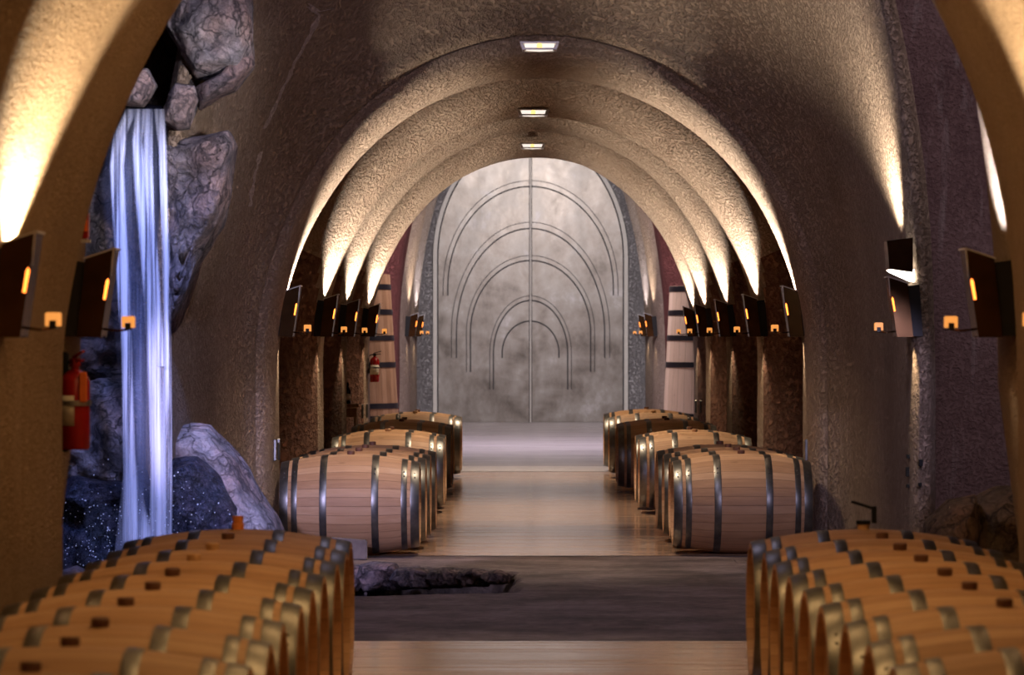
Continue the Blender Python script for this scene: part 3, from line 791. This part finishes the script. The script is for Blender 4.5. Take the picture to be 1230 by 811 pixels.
# ------------------------------------------------------------------ fire extinguishers
def extinguisher(loc, h, label, face=0, cab=False):
    t = thing('fire_extinguisher', label, 'fire extinguisher', loc, face, None); k = h / .5; r = .075 * k
    bm = bmesh.new(); lathe(bm, [(0, r * .9), (.01 * k, r), (.34 * k, r), (.37 * k, r * .85), (.395 * k, r * .45), (.40 * k, .02 * k), (.42 * k, .02 * k)], 28, 'Z'); sharp(obj('cylinder', bm, 'redpaint', t), 40)
    bm = bmesh.new(); lathe(bm, [(.12 * k, r + .001), (.12 * k, r + .002), (.27 * k, r + .002), (.27 * k, r + .001)], 28, 'Z', closed=True)
    bmesh.ops.delete(bm, geom=[f for f in bm.faces if f.calc_center_median().y > -r * .35], context='FACES'); obj('paper_label', bm, 'label', t)
    bm = bmesh.new(); box(bm, (0, 0, .435 * k), (.05 * k, .04 * k, .04 * k)); box(bm, (.045 * k, 0, .475 * k), (.13 * k, .02 * k, .012 * k), Matrix.Rotation(-.25, 3, 'Y')); box(bm, (.05 * k, 0, .445 * k), (.10 * k, .02 * k, .01 * k)); bevel(bm, .002, 1); obj('valve_handle', bm, 'black' if not cab else 'redpaint', t, False)
    bm = bmesh.new(); tube(bm, [(-.02 * k, -.01, .44 * k), (-.07 * k, -.02, .43 * k), (-.095 * k, -.03 * k, .37 * k), (-.09 * k, -.03 * k, .25 * k), (-.088 * k, -.03 * k, .14 * k)], [.009 * k] * 4 + [.013 * k], 8); obj('hose', bm, 'black', t)
    bm = bmesh.new(); lathe(bm, [(.22 * k, r + .003), (.22 * k, r + .006), (.245 * k, r + .006), (.245 * k, r + .003)], 28, 'Z', closed=True); cab or box(bm, (0, r + .015, .25 * k), (.06 * k, .03, .3 * k)); sharp(obj('bracket', bm, 'steel', t))
    return t
e = extinguisher(P(91, 540, 13.98) + Vector((-.003, 0, 0)), .40, 'red fire extinguisher with an orange tag beside the near left pillar', -1.05, True)
_m = Matrix.Rotation(1.05, 3, 'Z')
bm = bmesh.new(); box(bm, (0, 0, 0), (.030, .01, .12)); bevel(bm, .003, 1)
ot = obj('orange_tag', bm, 'orange', e, False); ot.location = _m @ Vector((.040, -.058, 0)) + Vector((0, 0, .25)); ot.rotation_euler = (0, 0, 1.05)
bm = bmesh.new(); box(bm, (0, 0, 0), (.05, .05, .40)); bevel(bm, .006, 2)
ot = obj('black_holder', bm, 'black', e, False); ot.location = _m @ Vector((-.055, .03, 0)) + Vector((0, 0, .19)); ot.rotation_euler = (0, 0, 1.05)
extinguisher(P(450, 459, F / 109 - .12), .345, 'small red fire extinguisher mounted low on the fourth left rib', 0)
# red alarm beacon above the waterfall-side lamp
al = thing('fire_alarm', 'red alarm box with a pale lens above the lamp behind the near left pillar', 'alarm', P(100, 286, 13.95))
bm = bmesh.new(); box(bm, (0, 0, .05), (.045, .05, .11)); bevel(bm, .006, 2); obj('housing', bm, 'redpaint', al, False)
bm = bmesh.new(); box(bm, (.012, -.03, .05), (.018, .02, .05)); bevel(bm, .004, 2); obj('lens', bm, 'orange', al, False)
bm = bmesh.new(); box(bm, (0, 0, -.012), (.055, .05, .012)); box(bm, (-.01, 0, .115), (.016, .03, .02)); obj('mount', bm, 'rim', al, False)

# ------------------------------------------------------------------ bottle on a little oak stand in the left niche
dS = F / 116.5; zt = CH - (485 - VY) / 116.5; xs = (420 - VX) / 116.5
st = thing('oak_stand', 'small oak stand with slanting legs in the left niche between the ribs', 'stand', (xs, dS, 0))
bm = bmesh.new(); box(bm, (0, 0, zt - .02), (.20, .24, .035)); bevel(bm, .005); obj('table_top', bm, 'plank', st, False)
bm = bmesh.new(); box(bm, (0, 0, zt - .09), (.15, .18, .09)); obj('apron', bm, 'plank', st, False)
for sx, sy in ((-1, -1), (1, -1), (-1, 1), (1, 1)):
    bm = bmesh.new(); a = Vector((sx * .06, sy * .07, zt - .05)); b = Vector((sx * .085, sy * .10, 0.0)); tube(bm, [a, b], .02, 6); obj('leg', bm, 'plank', st)
bt_ = thing('wine_bottle', 'dark wine bottle with a cream label standing on the small oak stand', 'bottle', (xs - .02, dS, zt))
bm = bmesh.new(); lathe(bm, [(0, .028), (.004, .031), (.135, .031), (.16, .02), (.175, .011), (.215, .011), (.22, .012)], 20, 'Z'); sharp(obj('glass_body', bm, 'glassdark', bt_), 50)
bm = bmesh.new(); lathe(bm, [(.035, .0315), (.035, .032), (.10, .032), (.10, .0315)], 20, 'Z', closed=True); obj('paper_label', bm, 'label', bt_)

# ------------------------------------------------------------------ small fittings on the walls
def slotplate(px, py, w, h, s, label, mat='rim', dark=False):
    p = hit(px, py, .022) if s is None else P(px, py, F / s)
    if p is None: return
    ss = F / p.y
    bm = bmesh.new(); box(bm, (0, 0, 0), (w / ss, .04, h / ss)); bevel(bm, .002, 1)
    o = obj('outlet_plate', bm, 'black' if dark else mat, None, False); o.location = p
    tag(o, label, 'outlet')
slotplate(1091.5, 548.5, 5, 5, None, 'small black socket high on the right arch wall, left column', dark=True)
slotplate(1091, 567, 6, 11, None, 'larger black socket in the middle of the right arch wall column', dark=True)
slotplate(1091, 584, 5, 4, None, 'lowest small black socket on the right arch wall', dark=True)
slotplate(1106, 556, 5, 8, None, 'black socket on the right arch wall, top of the right column', dark=True)
slotplate(1105, 582, 4, 4, None, 'black socket on the right arch wall, bottom of the right column', dark=True)
def ribplate(i, side, u, z, label):
    d, W, b, cx = ribdata[i]; t = (.62 if i == 0 else .66); D = (.12 if i == 0 else .48)
    r = W + D * (1 - math.sqrt(1 - (u / t) ** 2)); bm = bmesh.new(); box(bm, (0, 0, 0), (.020, .03, .15)); bevel(bm, .003, 1)
    o = obj('outlet_plate', bm, 'hoop', None, False); o.location = (cx + side * (r - .006), d + u, z); tag(o, label, 'outlet')
ribplate(0, -1, -.30, .70, 'thin metal outlet strip low on the left edge of the corridor mouth, outer one')
ribplate(0, -1, -.12, .70, 'thin metal outlet strip low on the left edge of the corridor mouth, inner one')
ribplate(0, 1, -.25, .70, 'thin metal outlet strip low on the right edge of the corridor mouth')
ribplate(3, -1, -.30, .68, 'thin outlet strip at the foot of the fourth left rib, outer one')
ribplate(3, -1, -.15, .68, 'thin outlet strip at the foot of the fourth left rib, inner one')
ribplate(4, 1, -.35, .66, 'thin outlet strip at the foot of the last right rib, outer one')
ribplate(4, 1, -.20, .66, 'thin outlet strip at the foot of the last right rib, inner one')
# pale mineral vein on the left wall
def vein(pts, wpx):
    bm = bmesh.new(); rows = []; fine = []
    for (x0, y0), (x1, y1) in zip(pts[:-1], pts[1:]):
        for k in range(10):
            t = k / 10; y = lerp(y0, y1, t); x = lerp(x0, x1, t) + 2.0 * noise.noise(Vector((y * .06, 3, 1))) + 1.2 * noise.noise(Vector((y * .25, 1, 2)))
            w = wpx * (.35 + .9 * abs(noise.noise(Vector((y * .05, 9, 4)))) * 1.6)
            a, b = hit(x - w, y, .004), hit(x + w, y, .004); c = hit(x, y, .012)
            if a and b and c: rows.append([a, c, b])
    if len(rows) > 2:
        loft(bm, rows); trimno[0] += 1; struct(obj('trim_%d' % trimno[0], bm, 'vein'))
M['vein'] = stucco('pale_mineral_vein', (.45, .34, .28), (.62, .50, .43), (.75, .63, .56), .02, .02)
vein([(372, 8), (384, 20), (368, 50), (350, 85), (332, 125), (316, 158)], 4.6)
vein([(314, 182), (308, 205), (302, 232), (300, 250)], 2.8)
vein([(370, 4), (384, 14), (402, 10)], 2.4)

# ------------------------------------------------------------------ room light
BLUE = (.55, .60, 1.0); MAUVE = (.78, .68, 1.0)
spot('waterfall_spot', (-1.2, 17.2, 3.9), P(170, 380, 21), 240, BLUE, 48, .6, .08)
spot('waterfall_low_spot', (-1.7, 18.2, 4.6), P(150, 640, 21), 900, (.26, .36, 1.0), 40, .7, .08)
spot('rock_spot', (-.6, 18.4, 2.6), P(235, 150, 21), 300, (1.0, .92, .98), 36, .7, .05)
area('crossing_light', (-.3, 18.4, 5.6), (-.2, 22.5, .5), .8, .8, 70, (.70, .64, .95))
spot('left_bay_fill', (-2.35, 15.7, 2.3), (-1.2, 24, .25), 1700, (.62, .56, 1.0), 17, .5, .06)  # unseen spot added to tint the left front barrels mauve
spot('right_bay_fill', (2.5, 15.7, 2.3), (1.5, 24, .25), 420, (.66, .60, 1.0), 17, .5, .06)  # its unseen counterpart, added to fill the right front barrels
spot('boulder_lamp', (2.35, 16.2, 3.4), (2.5, 19.0, .2), 110, (1.0, .62, .32), 45, .8, .06)
spot('near_floor_fill', (.05, 15.6, 4.9), (.05, 16.1, 0), 190, (1.0, .78, .56), 44, .8, .08)  # unseen spot added to brighten the near floor before the slate
spot('right_bay_spot', (4.2, 19.5, 5.2), (3.0, 24.7, 1.5), 300, (1.0, .82, .95), 80, .8, .1)
# near tunnel lamps (above the picture)
for d in (6.2, 10.2, 12.9):
    area('near_ceiling_lamp', (.05, d, 3.5), (.05, d, 0), 1.6, .5, 25, (1.0, .57, .23))
# far crossing and door
area('far_crossing_light', (.1, 47.0, 5.3), (.1, 50, 0), 1.2, 1.0, 480, (.92, .84, 1.0))
spot('door_light', (.1, 51.0, 5.2), (dc, 61, 2.2), 830, (1.0, .95, .93), 60, .8, .15)
w = bpy.data.worlds.new('cave_dark'); scene.world = w; w.use_nodes = True
w.node_tree.nodes['Background'].inputs[0].default_value = (.5, .42, .40, 1); w.node_tree.nodes['Background'].inputs[1].default_value = .02

# ------------------------------------------------------------------ camera and colour
cam = bpy.data.cameras.new('camera'); co = bpy.data.objects.new('camera', cam); COL.objects.link(co)
co.location = (0, 0, CH); co.rotation_euler = (PI / 2, 0, 0)
cam.sensor_width = 36; cam.lens = F / 1230 * 36; cam.shift_x = -(VX - 615) / 1230; cam.shift_y = -(405.5 - VY) / 1230
cam.clip_end = 200; cam.dof.use_dof = True; cam.dof.focus_distance = 27; cam.dof.aperture_fstop = 5.6
scene.camera = co
scene.view_settings.view_transform = 'Standard'; scene.view_settings.look = 'None'
scene.view_settings.exposure = 0.0; scene.view_settings.gamma = 1; scene.view_settings.use_curve_mapping = False
scene.cycles.use_denoising = True; scene.cycles.caustics_reflective = False; scene.cycles.caustics_refractive = False
scene.cycles.sample_clamp_indirect = 6; scene.cycles.max_bounces = 8; scene.cycles.transparent_max_bounces = 24
